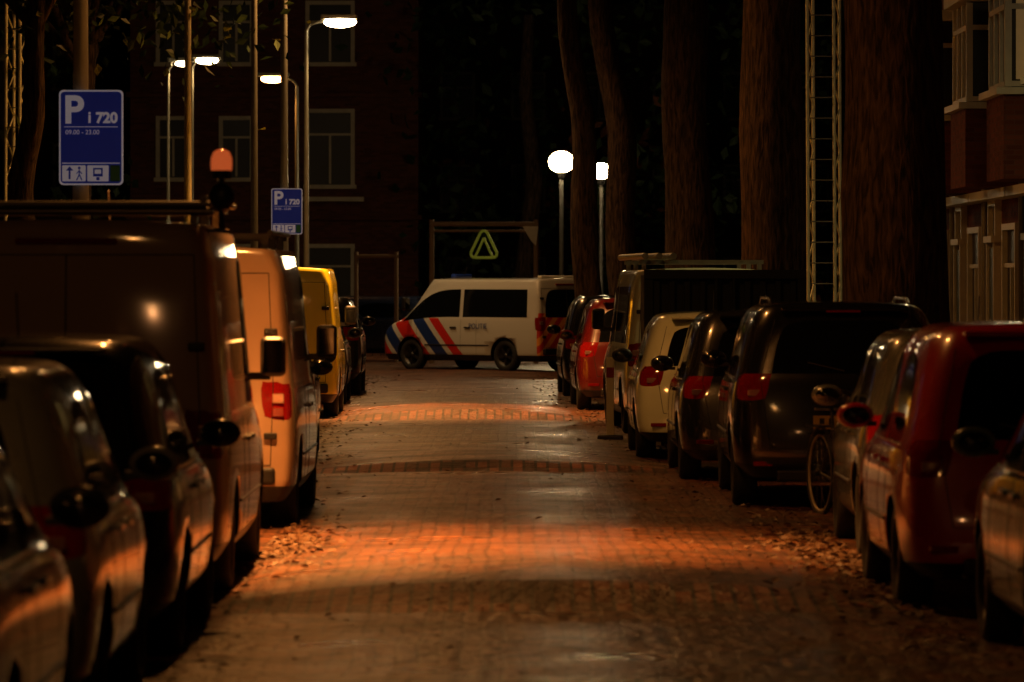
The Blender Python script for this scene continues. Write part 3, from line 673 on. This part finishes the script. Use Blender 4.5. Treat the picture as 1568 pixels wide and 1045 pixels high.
# ------------------------------------------------------------------ playground frame
e=empty('playground_frame',(-.62,108,0)); mb=MB(); M_wood=mat('weathered_wood',(.20,.13,.07),.7,nscale=10)
for sx in(-1.15,1.15): mb.cyl((sx,0,0),(sx,0,3.2),.06,M_wood,.055)
mb.cyl((-1.2,0,3.1),(1.2,0,3.1),.055,M_wood); mb.cyl((-1.2,0,2.95),(1.2,0,2.95),.03,M_wood)
mb.add([(.85,-.08,3.05),(1.2,-.08,3.05),(1.15,-.08,2.62),(1.05,-.08,2.72)],[(0,1,2,3)],M_white)
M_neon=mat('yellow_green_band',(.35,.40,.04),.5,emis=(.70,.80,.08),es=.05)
def loop(cx,cz,s):
    return [(cx+s*a,-.06,cz+s*b) for a,b in((0,.34),(.07,.30),(.29,-.16),(.27,-.24),(.2,-.26),(-.2,-.26),(-.27,-.24),(-.29,-.16),(-.07,.30))]
mb.tube(loop(0,2.62,1.0),.03,M_neon,8,True)
mb.tube([(0,-.07,2.80),(.13,-.07,2.5),(.2,-.07,2.37)],.025,M_neon,8); mb.tube([(0,-.07,2.80),(-.13,-.07,2.5),(-.2,-.07,2.37)],.025,M_neon,8); mb.cyl((0,-.03,2.95),(0,-.03,2.98),.01,M_plas)
mb.build('frame',e)
e=empty('playground_frame',(-3.05,110,0)); mb=MB()
for sx in(-.45,.45): mb.cyl((sx,0,0),(sx,0,2.5),.05,M_wood)
mb.cyl((-.5,0,2.4),(.5,0,2.4),.045,M_wood); mb.build('frame',e)
e=empty('metal_fence',(0,119.5,0)); mb=MB()
for i in range(90): mb.cyl((-9+i*.2,0,0),(-9+i*.2,0,1.1),.012,M_plas,n=6)
for zz in(.15,1.05): mb.box((0,0,zz),(18,.04,.04),M_plas)
mb.build('bars',e)
# ------------------------------------------------------------------ bicycle
e=empty('bicycle',(2.60,38.75,0),math.radians(-76)); mb=MB()
M_brim=mat('bike_rim',(.34,.29,.20),.45,.3)
def whl(cx):
    R=.33
    pts=[(cx+R*math.cos(t*math.pi/16),0,R+.01+R*math.sin(t*math.pi/16)) for t in range(32)]; mb.tube(pts,.018,M_rub,8,True)
    pts=[(cx+(R-.025)*math.cos(t*math.pi/16),0,R+.01+(R-.025)*math.sin(t*math.pi/16)) for t in range(32)]; mb.tube(pts,.013,M_brim,6,True)
    for t in range(16):
        a=t*math.pi/8; mb.cyl((cx,.02*(-1)**t,R+.01),(cx+(R-.03)*math.cos(a),0,R+.01+(R-.03)*math.sin(a)),.0012,M_chrome,n=4)
    mb.cyl((cx,-.05,R+.01),(cx,.05,R+.01),.02,M_plas)
whl(-.52); whl(.55)
fr_=mat('bike_frame',(.02,.02,.025),.3,0,1)
mb.tube([(-.52,0,.34),(-.08,0,.28),(.36,0,.74),(-.2,0,.70),(-.08,0,.28)],.015,fr_,8); mb.cyl((-.52,0,.34),(-.2,0,.72),.01,fr_)
mb.tube([(.55,0,.34),(.40,0,.70),(.33,0,.98)],.014,fr_,8); mb.cyl((-.2,0,.7),(-.25,0,.93),.014,M_plas); mb.box((-.25,0,.95),(.26,.15,.06),M_plas,bev=.02)
mb.tube([(.2,-.28,1.0),(.33,-.15,1.03),(.35,0,1.0),(.33,.15,1.03),(.2,.28,1.0)],.011,M_plas,8)
mb.box((-.55,0,.72),(.36,.13,.02),fr_); mb.lathe((-.08,0,.28),(0,1,0),[(.085,.03),(.09,.035),(.085,.04)],M_chrome); mb.tube([(-.08,.05,.28),(.03,.07,.15)],.01,M_chrome); mb.box((.03,.11,.15),(.09,.08,.02),M_plas)
mb.tube([(.55+.37*math.cos(a),0,.34+.37*math.sin(a)) for a in[math.radians(20+i*14) for i in range(9)]],.012,fr_,6); mb.tube([(-.52+.37*math.cos(a),0,.34+.37*math.sin(a)) for a in[math.radians(30+i*14) for i in range(10)]],.012,fr_,6)
mb.build('bicycle_body',e)
# ------------------------------------------------------------------ world, camera
w=bpy.data.worlds.new('World'); S.world=w; w.use_nodes=True; nt=w.node_tree; bg=nt.nodes['Background']; sk=nt.nodes.new('ShaderNodeTexSky'); sk.sky_type='NISHITA'; sk.sun_disc=False; sk.sun_elevation=math.radians(-4); sk.sun_rotation=math.radians(180)
nt.links.new(sk.outputs[0],bg.inputs['Color']); bg.inputs['Strength'].default_value=.006
cam=bpy.data.cameras.new('camera'); co=bpy.data.objects.new('camera',cam); COL.objects.link(co); S.camera=co
co.location=(0,0,1.9); co.rotation_euler=(math.pi/2,0,0); cam.lens=172.2; cam.sensor_width=36; cam.shift_y=-.061; cam.clip_end=3000; cam.clip_start=.5
cam.dof.use_dof=True; cam.dof.focus_distance=62; cam.dof.aperture_fstop=4.5
S.view_settings.view_transform='Standard'; S.view_settings.look='None'; S.view_settings.exposure=0
